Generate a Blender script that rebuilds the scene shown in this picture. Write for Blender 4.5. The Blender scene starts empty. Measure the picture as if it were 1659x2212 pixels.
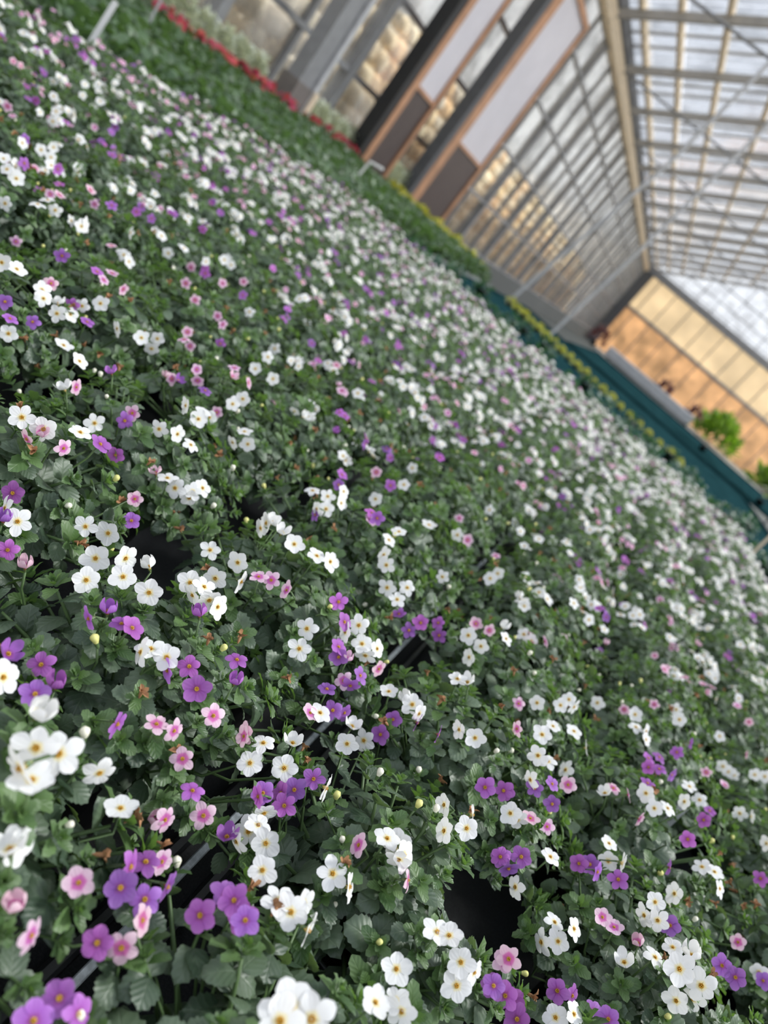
import bpy, math, random
from mathutils import Vector, Matrix

sc = bpy.context.scene
R = math.radians

# ------------------------------------------------------------------ camera
F, W, H = 1660.0, 1659.0, 2212.0          # focal length in pixels of the 1659x2212 frame
VX, VY, ROLL = 268.0, 612.0, R(40.5)      # vanishing point of the greenhouse length, roll of the phone
CZ = 1.35                                 # camera height above the floor
TH = math.atan(VY / F)
YAW = math.atan(VX / math.hypot(F, VY))
EYE = Vector((0, 0, CZ))

def _level(x, y):                         # levelled lens coordinates -> world direction
    fy = F * math.cos(TH) + y * math.sin(TH)
    z = y * math.cos(TH) - F * math.sin(TH)
    return Vector((x * math.cos(YAW) - fy * math.sin(YAW), x * math.sin(YAW) + fy * math.cos(YAW), z))

def ray(px, py):
    dx, dy = px - W / 2, py - H / 2
    return _level(math.cos(ROLL) * dx + math.sin(ROLL) * dy, math.sin(ROLL) * dx - math.cos(ROLL) * dy).normalized()

def project(p):
    X, Y, Z = p[0], p[1], p[2] - CZ
    x = X * math.cos(YAW) + Y * math.sin(YAW)
    fy = -X * math.sin(YAW) + Y * math.cos(YAW)
    f = fy * math.cos(TH) - Z * math.sin(TH)
    y = fy * math.sin(TH) + Z * math.cos(TH)
    if f < 0.02:
        return (-9999, -9999)
    u, v = x / f * F, y / f * F
    return (W / 2 + math.cos(ROLL) * u + math.sin(ROLL) * v, H / 2 + math.sin(ROLL) * u - math.cos(ROLL) * v)

def at_z(px, py, z):                      # point of height z seen at a pixel
    r = ray(px, py)
    return EYE + r * ((z - CZ) / r.z)

def at_y(px, py, y):                      # point at depth y seen at a pixel
    r = ray(px, py)
    return EYE + r * (y / r.y)

fwd = _level(0, 0).normalized()
xr = (_level(1, 0) - _level(0, 0)).normalized()
yu = (_level(0, 1) - _level(0, 0)).normalized()
IR = xr * math.cos(ROLL) + yu * math.sin(ROLL)      # picture right in the world
IU = yu * math.cos(ROLL) - xr * math.sin(ROLL)      # picture up in the world
cam = bpy.data.objects.new('camera', bpy.data.cameras.new('camera'))
cd = cam.data
cd.sensor_fit = 'HORIZONTAL'; cd.sensor_width = 36.0; cd.lens = 36.0 * F / W
cd.clip_start = 0.02; cd.clip_end = 400
cd.dof.use_dof = True
cd.dof.focus_distance = 0.61
FSTOP_APERTURE = 0.0052                    # aperture diameter in metres
cd.dof.aperture_fstop = (cd.lens / 1000.0) / FSTOP_APERTURE
m = Matrix((( IR.x, IU.x, -fwd.x, 0), (IR.y, IU.y, -fwd.y, 0), (IR.z, IU.z, -fwd.z, CZ), (0, 0, 0, 1)))
cam.matrix_world = m
sc.camera = cam

# ------------------------------------------------------------------ light
world = bpy.data.worlds.new('overcast_sky'); sc.world = world
world.use_nodes = True
wn = world.node_tree.nodes; wl = world.node_tree.links
bg = wn['Background']; bg.inputs['Strength'].default_value = 0.72
tc = wn.new('ShaderNodeTexCoord'); sep = wn.new('ShaderNodeSeparateXYZ'); rmp = wn.new('ShaderNodeValToRGB')
wl.new(tc.outputs['Generated'], sep.inputs[0]); wl.new(sep.outputs['Z'], rmp.inputs[0])
rmp.color_ramp.elements[0].position = 0.0; rmp.color_ramp.elements[0].color = (0.95, 0.95, 0.95, 1)
rmp.color_ramp.elements[1].position = 0.75; rmp.color_ramp.elements[1].color = (0.80, 0.88, 1.08, 1)
wl.new(rmp.outputs[0], bg.inputs['Color'])
sd = bpy.data.lights.new('sun', 'SUN'); sun = bpy.data.objects.new('sun', sd)
sd.energy = 6.8; sd.angle = R(12); sd.color = (1.0, 0.95, 0.86)
SUN_DIR = Vector((0.50, 0.38, 0.78)).normalized()          # towards the sun
sun.rotation_euler = SUN_DIR.to_track_quat('Z', 'Y').to_euler()
sc.view_settings.view_transform = 'Standard'
sc.view_settings.look = 'None'
sc.view_settings.exposure = 0.86
sc.view_settings.gamma = 1.0
sc.view_settings.use_curve_mapping = False

# ------------------------------------------------------------------ collections and helpers
COL = bpy.data.collections.new('greenhouse')
sc.collection.objects.link(cam); sc.collection.objects.link(sun)

def new_obj(name, data=None, parent=None, loc=None, mat=None):
    o = bpy.data.objects.new(name, data)
    COL.objects.link(o)
    if parent is not None:
        o.parent = parent
    if mat is not None:
        o.matrix_basis = mat
    elif loc is not None:
        o.location = loc
    return o

def tag(o, label=None, cat=None, group=None, kind=None):
    if label: o['label'] = label
    if cat: o['category'] = cat
    if group: o['group'] = group
    if kind: o['kind'] = kind
    return o

class MB:
    """collects verts, faces, uvs and material slots for ONE mesh"""
    def __init__(s):
        s.v = []; s.f = []; s.uv = []; s.mi = []
    def add(s, verts, faces, uvs=None, mi=0):
        b = len(s.v); s.v += [tuple(v) for v in verts]
        for f in faces:
            s.f.append(tuple(b + i for i in f)); s.mi.append(mi)
            s.uv += [uvs[i] if uvs else (0.5, 0.5) for i in f]
    def box(s, c, d, mat=None, mi=0):
        hx, hy, hz = d[0] / 2, d[1] / 2, d[2] / 2
        vs = [Vector((c[0] + a * hx, c[1] + b * hy, c[2] + e * hz)) for a in (-1, 1) for b in (-1, 1) for e in (-1, 1)]
        if mat is not None: vs = [mat @ v for v in vs]
        s.add(vs, [(0, 1, 3, 2), (4, 6, 7, 5), (0, 4, 5, 1), (2, 3, 7, 6), (0, 2, 6, 4), (1, 5, 7, 3)], None, mi)
    def beam(s, a, b, w, h, up=(0, 0, 1), mi=0, bev=0.0):
        a, b = Vector(a), Vector(b); d = (b - a).normalized(); u = Vector(up)
        x = d.cross(u).normalized(); u = x.cross(d)
        if bev:
            pr = [(-w/2+bev, -h/2), (w/2-bev, -h/2), (w/2, -h/2+bev), (w/2, h/2-bev), (w/2-bev, h/2), (-w/2+bev, h/2), (-w/2, h/2-bev), (-w/2, -h/2+bev)]
        else:
            pr = [(-w/2, -h/2), (w/2, -h/2), (w/2, h/2), (-w/2, h/2)]
        n = len(pr)
        vs = [a + x * p + u * q for p, q in pr] + [b + x * p + u * q for p, q in pr]
        s.add(vs, [(i, (i+1) % n, n + (i+1) % n, n + i) for i in range(n)] + [tuple(range(n))[::-1], tuple(range(n, 2*n))], None, mi)
    def tube(s, pts, rad, n=6, mi=0, cap=True):
        pts = [Vector(p) for p in pts]; rads = rad if isinstance(rad, (list, tuple)) else [rad] * len(pts)
        vs = []; k = len(pts)
        ref = Vector((0.13, 0.31, 0.94))
        for i, p in enumerate(pts):
            d = (pts[min(i+1, k-1)] - pts[max(i-1, 0)])
            d = d.normalized() if d.length > 1e-9 else Vector((0, 0, 1))
            rr = ref if abs(d.dot(ref)) < 0.97 else Vector((1, 0, 0))
            x = d.cross(rr).normalized(); y = d.cross(x)
            for j in range(n):
                a = 2 * math.pi * j / n
                vs.append(p + (x * math.cos(a) + y * math.sin(a)) * rads[i])
        fs = [(i*n+j, i*n+(j+1) % n, (i+1)*n+(j+1) % n, (i+1)*n+j) for i in range(k-1) for j in range(n)]
        if cap: fs += [tuple(range(n))[::-1], tuple(range((k-1)*n, k*n))]
        s.add(vs, fs, None, mi)
    def lathe(s, prof, n=24, mi=0, cap_top=False, cap_bot=False):
        vs = [(r * math.cos(2*math.pi*j/n), r * math.sin(2*math.pi*j/n), z) for r, z in prof for j in range(n)]
        fs = [(i*n+j, i*n+(j+1) % n, (i+1)*n+(j+1) % n, (i+1)*n+j) for i in range(len(prof)-1) for j in range(n)]
        if cap_bot: fs.append(tuple(range(n))[::-1])
        if cap_top: fs.append(tuple(range((len(prof)-1)*n, len(prof)*n)))
        s.add(vs, fs, None, mi)
    def merge(s, o, M, mi=None):
        b = len(s.v); s.v += [tuple(M @ Vector(v)) for v in o.v]
        s.f += [tuple(b + i for i in f) for f in o.f]; s.uv += o.uv
        s.mi += o.mi if mi is None else [mi] * len(o.f)
    def mesh(s, name, mats, smooth=False):
        me = bpy.data.meshes.new(name)
        me.from_pydata(s.v, [], s.f)
        ul = me.uv_layers.new(name='uv')
        ul.data.foreach_set('uv', [c for p in s.uv for c in p])
        me.polygons.foreach_set('material_index', s.mi)
        if smooth: me.polygons.foreach_set('use_smooth', [True] * len(s.f))
        for mt in (mats if isinstance(mats, (list, tuple)) else [mats]): me.materials.append(mt)
        me.update()
        return me
    def build(s, name, mats, parent=None, smooth=False, loc=None):
        return new_obj(name, s.mesh(name, mats, smooth), parent, loc)

# ------------------------------------------------------------------ materials
class NT:
    def __init__(s, name):
        s.m = bpy.data.materials.new(name); s.m.use_nodes = True
        s.t = s.m.node_tree; s.n = s.t.nodes; s.l = s.t.links; s.n.clear()
        s.out = s.n.new('ShaderNodeOutputMaterial')
    def node(s, kind, **kw):
        n = s.n.new('ShaderNode' + kind)
        for k, v in kw.items(): setattr(n, k, v)
        return n
    def set(s, sock, v):
        if hasattr(v, 'links') or hasattr(v, 'is_output'): s.l.new(v, sock)
        else: sock.default_value = v
    def math(s, op, a, b=0.0, c=0.0):
        n = s.node('Math', operation=op); s.set(n.inputs[0], a); s.set(n.inputs[1], b); s.set(n.inputs[2], c); return n.outputs[0]
    def ramp(s, fac, stops, interp='LINEAR'):
        n = s.node('ValToRGB'); s.set(n.inputs[0], fac); e = n.color_ramp.elements; n.color_ramp.interpolation = interp
        while len(e) < len(stops): e.new(0.5)
        for i, (p, c) in enumerate(stops):
            e[i].position = p; e[i].color = (c[0], c[1], c[2], 1)
        return n.outputs[0]
    def mix(s, f, a, b, blend='MIX'):
        n = s.node('Mix', data_type='RGBA', blend_type=blend)
        for k, v in ((0, f), (6, a), (7, b)):
            if isinstance(v, tuple) and len(v) == 3: v = (*v, 1)
            s.set(n.inputs[k], v)
        return n.outputs[2]
    def noise(s, scale, detail=3, vec=None, rough=0.55):
        n = s.node('TexNoise'); n.inputs['Scale'].default_value = scale; n.inputs['Detail'].default_value = detail; n.inputs['Roughness'].default_value = rough
        if vec is not None: s.l.new(vec, n.inputs['Vector'])
        return n.outputs['Fac']
    def coord(s, which='Object'):
        return s.node('TexCoord').outputs[which]
    def bsdf(s, color, rough=0.6, metal=0.0, spec=0.5, bump=None, bump_s=0.3, bump_d=0.002, translucent=0.0, tcol=None):
        p = s.node('BsdfPrincipled')
        s.set(p.inputs['Base Color'], (*color, 1) if isinstance(color, tuple) and len(color) == 3 else color)
        s.set(p.inputs['Roughness'], rough); p.inputs['Metallic'].default_value = metal; p.inputs['Specular IOR Level'].default_value = spec
        if bump is not None:
            b = s.node('Bump'); b.inputs['Strength'].default_value = bump_s; b.inputs['Distance'].default_value = bump_d
            s.l.new(bump, b.inputs['Height']); s.l.new(b.outputs[0], p.inputs['Normal'])
        o = p.outputs[0]
        if translucent:
            t = s.node('BsdfTranslucent'); c = tcol if tcol is not None else color
            s.set(t.inputs['Color'], (*c, 1) if isinstance(c, tuple) and len(c) == 3 else c)
            mx = s.node('MixShader'); mx.inputs[0].default_value = translucent
            s.l.new(o, mx.inputs[1]); s.l.new(t.outputs[0], mx.inputs[2]); o = mx.outputs[0]
        s.l.new(o, s.out.inputs[0])
        return s.m

def plain(name, c, rough=0.6, metal=0.0, var=0.12, scale=8.0, spec=0.5):
    t = NT(name); f = t.noise(scale, 4, t.coord())
    lo = tuple(x * (1 - var) for x in c); hi = tuple(min(1, x * (1 + var)) for x in c)
    return t.bsdf(t.ramp(f, [(0.3, lo), (0.7, hi)]), rough, metal, spec, f, 0.15)

def leaf_mat(name, dark, light, vein, translucent=0.22, rough=0.43):
    t = NT(name); uv = t.coord('UV'); s = t.node('SeparateXYZ'); t.l.new(uv, s.inputs[0])
    u = t.math('ABSOLUTE', t.math('SUBTRACT', s.outputs[0], 0.5))
    w = t.math('SINE', t.math('MULTIPLY', t.math('SUBTRACT', s.outputs[1], t.math('MULTIPLY', u, 0.9)), 27.0))
    side = t.math('SMOOTH_MIN', t.math('MULTIPLY', t.math('SUBTRACT', w, 0.72), 3.0), 1.0, 0.05)
    side = t.math('MAXIMUM', side, 0.0)
    mid = t.math('MAXIMUM', t.math('SUBTRACT', 1.0, t.math('MULTIPLY', u, 26.0)), 0.0)
    vf = t.math('MULTIPLY', t.math('MAXIMUM', side, mid), 0.26)
    g = t.node('NewGeometry'); oi = t.node('ObjectInfo')
    rnd = t.math('FRACT', t.math('ADD', g.outputs['Random Per Island'], oi.outputs['Random']))
    base = t.ramp(rnd, [(0.0, dark), (0.75, light), (1.0, tuple(x * 1.25 for x in light))])
    n = t.noise(180, 2, t.coord())
    base = t.mix(t.math('MULTIPLY', n, 0.35), base, tuple(x * 0.55 for x in dark))
    col = t.mix(vf, base, vein)
    hgt = t.math('ADD', t.math('MULTIPLY', w, 0.5), t.math('MULTIPLY', mid, -1.5))
    return t.bsdf(col, rough, 0, 0.55, hgt, 0.22, 0.0007, translucent, tuple(min(1, x * 1.6) for x in (light[0] * 1.1, light[1] * 1.25, light[2] * 0.5)))

def petal_mat(name, stops, hue=0.0, val=0.1, translucent=0.3):
    t = NT(name); s = t.node('SeparateXYZ'); t.l.new(t.coord('UV'), s.inputs[0])
    c = t.ramp(s.outputs[0], stops)
    oi = t.node('ObjectInfo')
    h = t.node('HueSaturation'); t.l.new(c, h.inputs['Color'])
    t.set(h.inputs['Hue'], t.math('ADD', 0.5 - hue / 2, t.math('MULTIPLY', oi.outputs['Random'], hue)))
    r2 = t.math('FRACT', t.math('MULTIPLY', oi.outputs['Random'], 17.31))
    t.set(h.inputs['Value'], t.math('ADD', 1 - val, t.math('MULTIPLY', r2, val * 1.5)))
    vein = t.math('SINE', t.math('MULTIPLY', s.outputs[1], 55.0))
    return t.bsdf(h.outputs[0], 0.55, 0, 0.25, vein, 0.12, 0.0004, translucent, h.outputs[0])

M = {}
M['leaf'] = leaf_mat('bacopa_leaf', (0.045, 0.082, 0.048), (0.118, 0.168, 0.104), (0.19, 0.24, 0.165))
M['tip'] = leaf_mat('bacopa_young_leaf', (0.062, 0.125, 0.046), (0.130, 0.215, 0.078), (0.16, 0.26, 0.09), 0.28)
M['stem'] = plain('green_stem', (0.095, 0.16, 0.055), 0.5)
M['white'] = petal_mat('white_petal', [(0.0, (0.86, 0.62, 0.16)), (0.20, (0.90, 0.82, 0.52)), (0.32, (0.90, 0.90, 0.88)), (1.0, (0.92, 0.92, 0.91))], 0, 0.06, 0.28)
M['violet'] = petal_mat('violet_petal', [(0.0, (0.55, 0.25, 0.06)), (0.17, (0.32, 0.07, 0.28)), (0.35, (0.40, 0.12, 0.50)), (1.0, (0.53, 0.22, 0.64))], 0.07, 0.28, 0.3)
M['pink'] = petal_mat('pink_petal', [(0.0, (0.60, 0.25, 0.06)), (0.20, (0.62, 0.14, 0.42)), (0.36, (0.70, 0.20, 0.50)), (0.48, (0.86, 0.56, 0.71)), (1.0, (0.90, 0.68, 0.77))], 0.05, 0.14, 0.3)
M['eye'] = plain('flower_eye_gold', (0.62, 0.34, 0.035), 0.5, 0, 0.3, 900)
M['bud'] = plain('pale_bud', (0.72, 0.70, 0.24), 0.5, 0, 0.15, 300)
M['bud_white'] = plain('white_bud', (0.85, 0.82, 0.66), 0.5, 0, 0.08, 300)
M['withered'] = plain('withered_petal', (0.34, 0.17, 0.075), 0.8, 0, 0.5, 260)
M['pot'] = plain('black_plastic', (0.012, 0.013, 0.015), 0.38, 0, 0.2, 60)
t = NT('dark_soil'); n = t.noise(150, 6, t.coord(), 0.7)
M['soil'] = t.bsdf(t.ramp(n, [(0.35, (0.006, 0.005, 0.004)), (0.62, (0.028, 0.020, 0.014)), (0.75, (0.10, 0.075, 0.05))]), 0.95, 0, 0.1, n, 0.9, 0.006)
t = NT('black_bench_tray'); n = t.noise(420, 4, t.coord(), 0.7); n2 = t.noise(60, 3, t.coord())
M['tray'] = t.bsdf(t.ramp(n, [(0.4, (0.0065, 0.007, 0.0085)), (0.72, (0.020, 0.022, 0.026))]), 0.62, 0, 0.35, n2, 0.25, 0.002)
M['aluminium'] = plain('worn_aluminium', (0.46, 0.50, 0.54), 0.45, 0.35, 0.3, 140)
M['galv'] = plain('galvanised_steel', (0.50, 0.51, 0.53), 0.5, 0.2)
M['dark_steel'] = plain('dark_grey_steel', (0.085, 0.09, 0.10), 0.5)
M['mid_steel'] = plain('grey_painted_steel', (0.25, 0.255, 0.265), 0.5)
M['roof_steel'] = plain('weathered_light_steel', (0.36, 0.345, 0.32), 0.6)
M['black'] = plain('black_paint', (0.010, 0.011, 0.013), 0.5)
M['cream'] = plain('cream_paint', (0.72, 0.60, 0.44), 0.6)
M['wood'] = plain('orange_brown_wood', (0.46, 0.24, 0.13), 0.5, 0, 0.2, 5)
M['board_white'] = plain('pale_lilac_board', (0.62, 0.60, 0.65), 0.35, 0, 0.04, 2)
M['board_brown'] = plain('dark_brown_board', (0.070, 0.050, 0.046), 0.5, 0, 0.1, 4)
M['concrete'] = plain('pale_concrete', (0.30, 0.30, 0.29), 0.9, 0, 0.2, 3)
M['teal'] = plain('teal_fabric', (0.012, 0.040, 0.045), 1.0, 0, 0.35, 5, 0.0)
def backlit(name, c, var, sc_):
    t = NT(name); n = t.noise(sc_, 4, t.coord())
    col = t.ramp(n, [(0.3, tuple(x * (1 - var) for x in c)), (0.7, tuple(min(1, x * (1 + var)) for x in c))])
    return t.bsdf(col, 0.7, 0, 0.2, None, 0, 0, 0.6, col)
M['endtan'] = backlit('tan_translucent_panel', (0.72, 0.55, 0.38), 0.25, 0.9)
M['endcream'] = backlit('cream_translucent_panel', (0.80, 0.71, 0.56), 0.10, 0.6)
M['green_dark'] = leaf_mat('bedding_leaf', (0.044, 0.088, 0.042), (0.100, 0.168, 0.080), (0.13, 0.2, 0.10))
M['green_teal'] = leaf_mat('blue_green_leaf', (0.018, 0.060, 0.042), (0.045, 0.115, 0.060), (0.08, 0.16, 0.10))
M['green_bright'] = leaf_mat('fresh_leaf', (0.09, 0.17, 0.018), (0.21, 0.33, 0.04), (0.25, 0.38, 0.08), 0.3)
M['silver'] = leaf_mat('silver_leaf', (0.42, 0.48, 0.41), (0.68, 0.73, 0.65), (0.5, 0.55, 0.48))
M['yellow'] = leaf_mat('chartreuse_leaf', (0.28, 0.29, 0.03), (0.58, 0.56, 0.07), (0.6, 0.6, 0.1))
M['redleaf'] = leaf_mat('dark_red_leaf', (0.06, 0.02, 0.028), (0.15, 0.045, 0.055), (0.2, 0.08, 0.08))
M['redpetal'] = petal_mat('red_petal', [(0, (0.5, 0.07, 0.06)), (1, (0.66, 0.09, 0.14))], 0.04, 0.25)
M['white_plastic'] = plain('white_plastic', (0.80, 0.80, 0.78), 0.4, 0, 0.04)
M['stone'] = None
for key, src in (('stone', 'Object Info'), ('stone_far', 'Island')):
    t = NT('sandstone'); n = t.noise(4.0, 5, t.coord(), 0.6)
    rnd = t.node('ObjectInfo').outputs['Random'] if key == 'stone' else t.node('NewGeometry').outputs['Random Per Island']
    c = t.ramp(rnd, [(0.0, (0.74, 0.58, 0.38)), (0.3, (0.92, 0.80, 0.56)), (0.55, (0.50, 0.47, 0.43)), (0.72, (0.86, 0.60, 0.26)), (0.86, (0.80, 0.46, 0.22)), (1.0, (0.94, 0.86, 0.66))])
    M[key] = t.bsdf(t.mix(t.math('MULTIPLY', n, 0.5), c, (0.36, 0.33, 0.28)), 0.9, 0, 0.2, n, 0.6, 0.03)
t = NT('dry_hillside'); n = t.noise(0.55, 6, t.coord(), 0.65)
M['hill'] = t.bsdf(t.ramp(n, [(0.3, (0.16, 0.15, 0.11)), (0.5, (0.40, 0.36, 0.29)), (0.7, (0.62, 0.56, 0.47))]), 0.95, 0, 0.1)

def glass(name, trans, tint, haze, hcol, dirt=1.0):
    t = NT(name); tr = t.node('BsdfTransparent'); dn = t.noise(1.1, 6, t.coord(), 0.72)
    t.l.new(t.ramp(dn, [(0.30, tuple(x * dirt for x in tint)), (0.55, tint)]), tr.inputs[0])
    df = t.node('BsdfDiffuse'); df.inputs[0].default_value = (*hcol, 1)
    tl = t.node('BsdfTranslucent'); tl.inputs[0].default_value = (*hcol, 1)
    gl = t.node('BsdfGlossy'); gl.inputs['Roughness'].default_value = 0.12; gl.inputs[0].default_value = (0.9, 0.9, 0.9, 1)
    a = t.node('MixShader'); a.inputs[0].default_value = 0.65; t.l.new(df.outputs[0], a.inputs[1]); t.l.new(tl.outputs[0], a.inputs[2])
    n = t.noise(0.8, 5, t.coord(), 0.65)
    f = t.math('MULTIPLY', t.math('ADD', t.math('MULTIPLY', n, 1.4), 0.3), haze)
    b = t.node('MixShader'); t.l.new(f, b.inputs[0]); t.l.new(tr.outputs[0], b.inputs[1]); t.l.new(a.outputs[0], b.inputs[2])
    fr = t.node('Fresnel'); fr.inputs[0].default_value = 1.35
    d = t.node('MixShader'); t.l.new(t.math('MULTIPLY', fr.outputs[0], 0.35), d.inputs[0]); t.l.new(b.outputs[0], d.inputs[1]); t.l.new(gl.outputs[0], d.inputs[2])
    t.l.new(d.outputs[0], t.out.inputs[0]); return t.m
M['glass_wall'] = glass('dusty_wall_glass', 1, (0.95, 0.96, 0.95), 0.14, (0.60, 0.57, 0.52), 0.55)
M['glass_roof'] = glass('dusty_roof_glass', 1, (0.92, 0.95, 0.98), 0.35, (0.66, 0.68, 0.73), 0.62)

# ------------------------------------------------------------------ greenhouse shell
WX, EX, Y0, Y1 = -6.2, 10.2, -4.0, 61.0       # side walls, front and end wall
EAVE = CZ + 4.85; RIDGE_X = 2.0; SLOPE = 0.55
RIDGE = EAVE + SLOPE * (RIDGE_X - WX)
b = MB(); b.box(((WX + EX) / 2, (Y0 + Y1) / 2, -0.06), (EX - WX, Y1 - Y0, 0.12))
tag(b.build('floor', plain('dark_floor', (0.055, 0.062, 0.058), 0.9)), kind='structure')
b = MB(); b.box((0, 40, -0.4), (160, 160, 0.5)); tag(b.build('ground_outside', M['hill']), kind='structure')
# dry bank outside the left wall
b = MB(); rg = random.Random(4); nx, ny = 9, 26; vs = []
for i in range(nx):
    for j in range(ny):
        x = -9.5 - i * 2.4; z = min(7.5, i * 1.35) * (0.75 + 0.25 * math.sin(j * 0.7 + 0.5 * i)) + rg.uniform(-.2, .2)
        vs.append((x, -8 + j * 3.4, z - 0.2))
b.add(vs, [(i*ny+j, i*ny+j+1, (i+1)*ny+j+1, (i+1)*ny+j) for i in range(nx-1) for j in range(ny-1)])
tag(b.build('hill_outside', M['hill'], smooth=True), kind='structure')

def boulder(rg, sx, sy, sz):
    b = MB(); n, k = 8, 5
    vs = []
    for i in range(k + 1):
        a = math.pi * i / k
        for j in range(n):
            p = 2 * math.pi * j / n
            r = rg.uniform(0.88, 1.08)
            q = [math.sin(a) * math.cos(p), math.sin(a) * math.sin(p), math.cos(a)]
            q = [math.copysign(abs(c) ** 0.62, c) * r for c in q]
            vs.append((q[0] * sx, q[1] * sy, q[2] * sz))
    b.add(vs, [(i*n+j, (i+1)*n+j, (i+1)*n+(j+1) % n, i*n+(j+1) % n) for i in range(k) for j in range(n)])
    return b
rw = tag(new_obj('wall_outside', None), kind='structure')
rg = random.Random(8); bm_ = [boulder(rg, .22, .31, .235).mesh('stone', M['stone'], True) for _ in range(6)]
BM_ = [boulder(rg, .22, .31, .235) for _ in range(3)]
spots = []
for c in range(8):
    y = 9.0 + (c % 2) * 0.35
    while y < 62:
        s = rg.uniform(0.8, 1.25)
        if rg.random() < 0.93: spots.append((y, c, s))
        y += 0.66 * s
spots.sort(); rest = MB()
for i, (y, c, s) in enumerate(spots):
    mt = Matrix.Translation((-8.9 - 0.12 * c + rg.uniform(-.06, .06), y, 0.25 + 0.46 * c)) @ Matrix.Rotation(rg.uniform(-.3, .3), 4, 'X') @ Matrix.Diagonal((s, s, min(s, 1.05), 1))
    if i < 300: new_obj('stone', bm_[rg.randrange(6)], rw, mat=mt)
    else: rest.merge(BM_[i % 3], mt)
tag(rest.build('stone_courses', M['stone_far'], rw, True), kind='stuff')

def pane(bm, name, mat, parent): return tag(bm.build(name, mat, parent), kind='structure')

# left glazed wall: sill, mullions, rails and panes
wlft = MB(); wlft.box((WX, (Y0 + Y1) / 2, 0.3), (0.16, Y1 - Y0, 0.6)); wl_ = tag(wlft.build('wall_left', plain('grey_sill', (0.12, 0.125, 0.12), 0.9)), kind='structure')
BAY = 1.5; rails = [0.62, 1.75, 2.9, 4.05, 5.2, EAVE - 0.12]
ys = []; y = Y0
while y < Y1 - 0.01:
    ys.append(y); y += BAY
ys.append(Y1)
mul = MB(); mul.box((0, 0, (EAVE - 0.6) / 2), (0.10, 0.07, EAVE - 0.6)); mul_m = mul.mesh('mullion', M['mid_steel'])
mul2 = MB(); mul2.box((0, 0, (EAVE - 0.6) / 2), (0.2, 0.16, EAVE - 0.6)); mul2_m = mul2.mesh('mullion', M['mid_steel'])
for i, y in enumerate(ys):
    tag(new_obj('mullion', mul2_m if i % 2 == 0 else mul_m, wl_, (WX, y, 0.6)), kind='structure')
for z in rails:
    r_ = MB(); r_.box((WX + 0.02, (Y0 + Y1) / 2, z), (0.09, Y1 - Y0, 0.075)); tag(r_.build('rail', M['mid_steel'], wl_), kind='structure')
for i in range(len(ys) - 1):
    if ys[i] < 2: continue
    for k in range(len(rails) - 1):
        p = MB(); p.box((WX - 0.01, (ys[i] + ys[i+1]) / 2, (rails[k] + rails[k+1]) / 2), (0.012, ys[i+1] - ys[i] - 0.07, rails[k+1] - rails[k] - 0.07))
        tag(p.build('pane', M['glass_wall'], wl_), kind='structure')
# cream eave beam and second cream rail under the roof
b = MB(); b.beam((WX + 0.12, Y0, EAVE), (WX + 0.12, Y1, EAVE), 0.22, 0.30, bev=0.03); tag(b.build('beam_eave', M['cream']), kind='structure')
b = MB(); b.beam((WX + 0.05, Y0, EAVE + 0.36), (WX + 0.05, Y1, EAVE + 0.36), 0.3, 0.28, bev=0.03); tag(b.build('beam_gutter', M['dark_steel']), kind='structure')
# roof
roof = tag(new_obj('roof', None), kind='structure')
def roof_pt(t, y, side=0, up=0.0):
    return Vector((WX + t, y, EAVE + 0.35 + SLOPE * t + up)) if not side else Vector((EX - t, y, EAVE + 0.35 + SLOPE * t + up))
TT = RIDGE_X - WX
for side in (0, 1):
    cuts = [0.55, 1.25, 2.1, 3.3, 4.6, 6.2] if not side else [1.6, 3.4, 5.2, 6.8]
    for t_ in cuts:
        b = MB(); b.beam(roof_pt(t_, Y0, side, -0.14), roof_pt(t_, Y1, side, -0.14), 0.13, 0.15, bev=0.02); tag(b.build('purlin', M['cream'], roof), kind='structure')
    y = Y0; k = 0
    while y <= Y1 + 0.01:
        b = MB(); b.beam(roof_pt(0, y, side, -0.30), roof_pt(TT, y, side, -0.30), 0.12, 0.18); tag(b.build('rafter', M['roof_steel'], roof), kind='structure')
        y += 3.25
    y = Y0 + 0.8125
    while y < Y1:
        if abs(((y - Y0) / 3.25) - round((y - Y0) / 3.25)) > 0.01:
            b = MB(); b.beam(roof_pt(0, y, side), roof_pt(TT, y, side), 0.045, 0.06); tag(b.build('glazing_bar', M['roof_steel'], roof), kind='structure')
        y += 0.8125
    edge = [0] + [c for i, c in enumerate(cuts) if i % 2] + [TT] if not side else [0, 4.1, TT]
    y = Y0
    while y < Y1 - 0.5:
        for a, c in zip(edge, edge[1:]):
            b = MB(); b.beam(roof_pt(a + 0.02, y + 1.625, side, 0.03), roof_pt(c - 0.02, y + 1.625, side, 0.03), 3.2, 0.012)
            tag(b.build('pane', M['glass_roof'], roof), kind='structure')
        y += 3.25
b = MB(); b.beam((RIDGE_X, Y0, RIDGE + 0.3), (RIDGE_X, Y1, RIDGE + 0.3), 0.2, 0.25); tag(b.build('ridge', M['mid_steel'], roof), kind='structure')
for y in [Y0 + 3.25 * k for k in range(4, 21, 2)]:           # tie bars
    b = MB(); b.tube([(WX, y, EAVE + 0.1), (EX, y, EAVE + 0.1)], 0.03, 6); tag(b.build('tie_bar', M['mid_steel'], roof), kind='structure')
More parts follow.
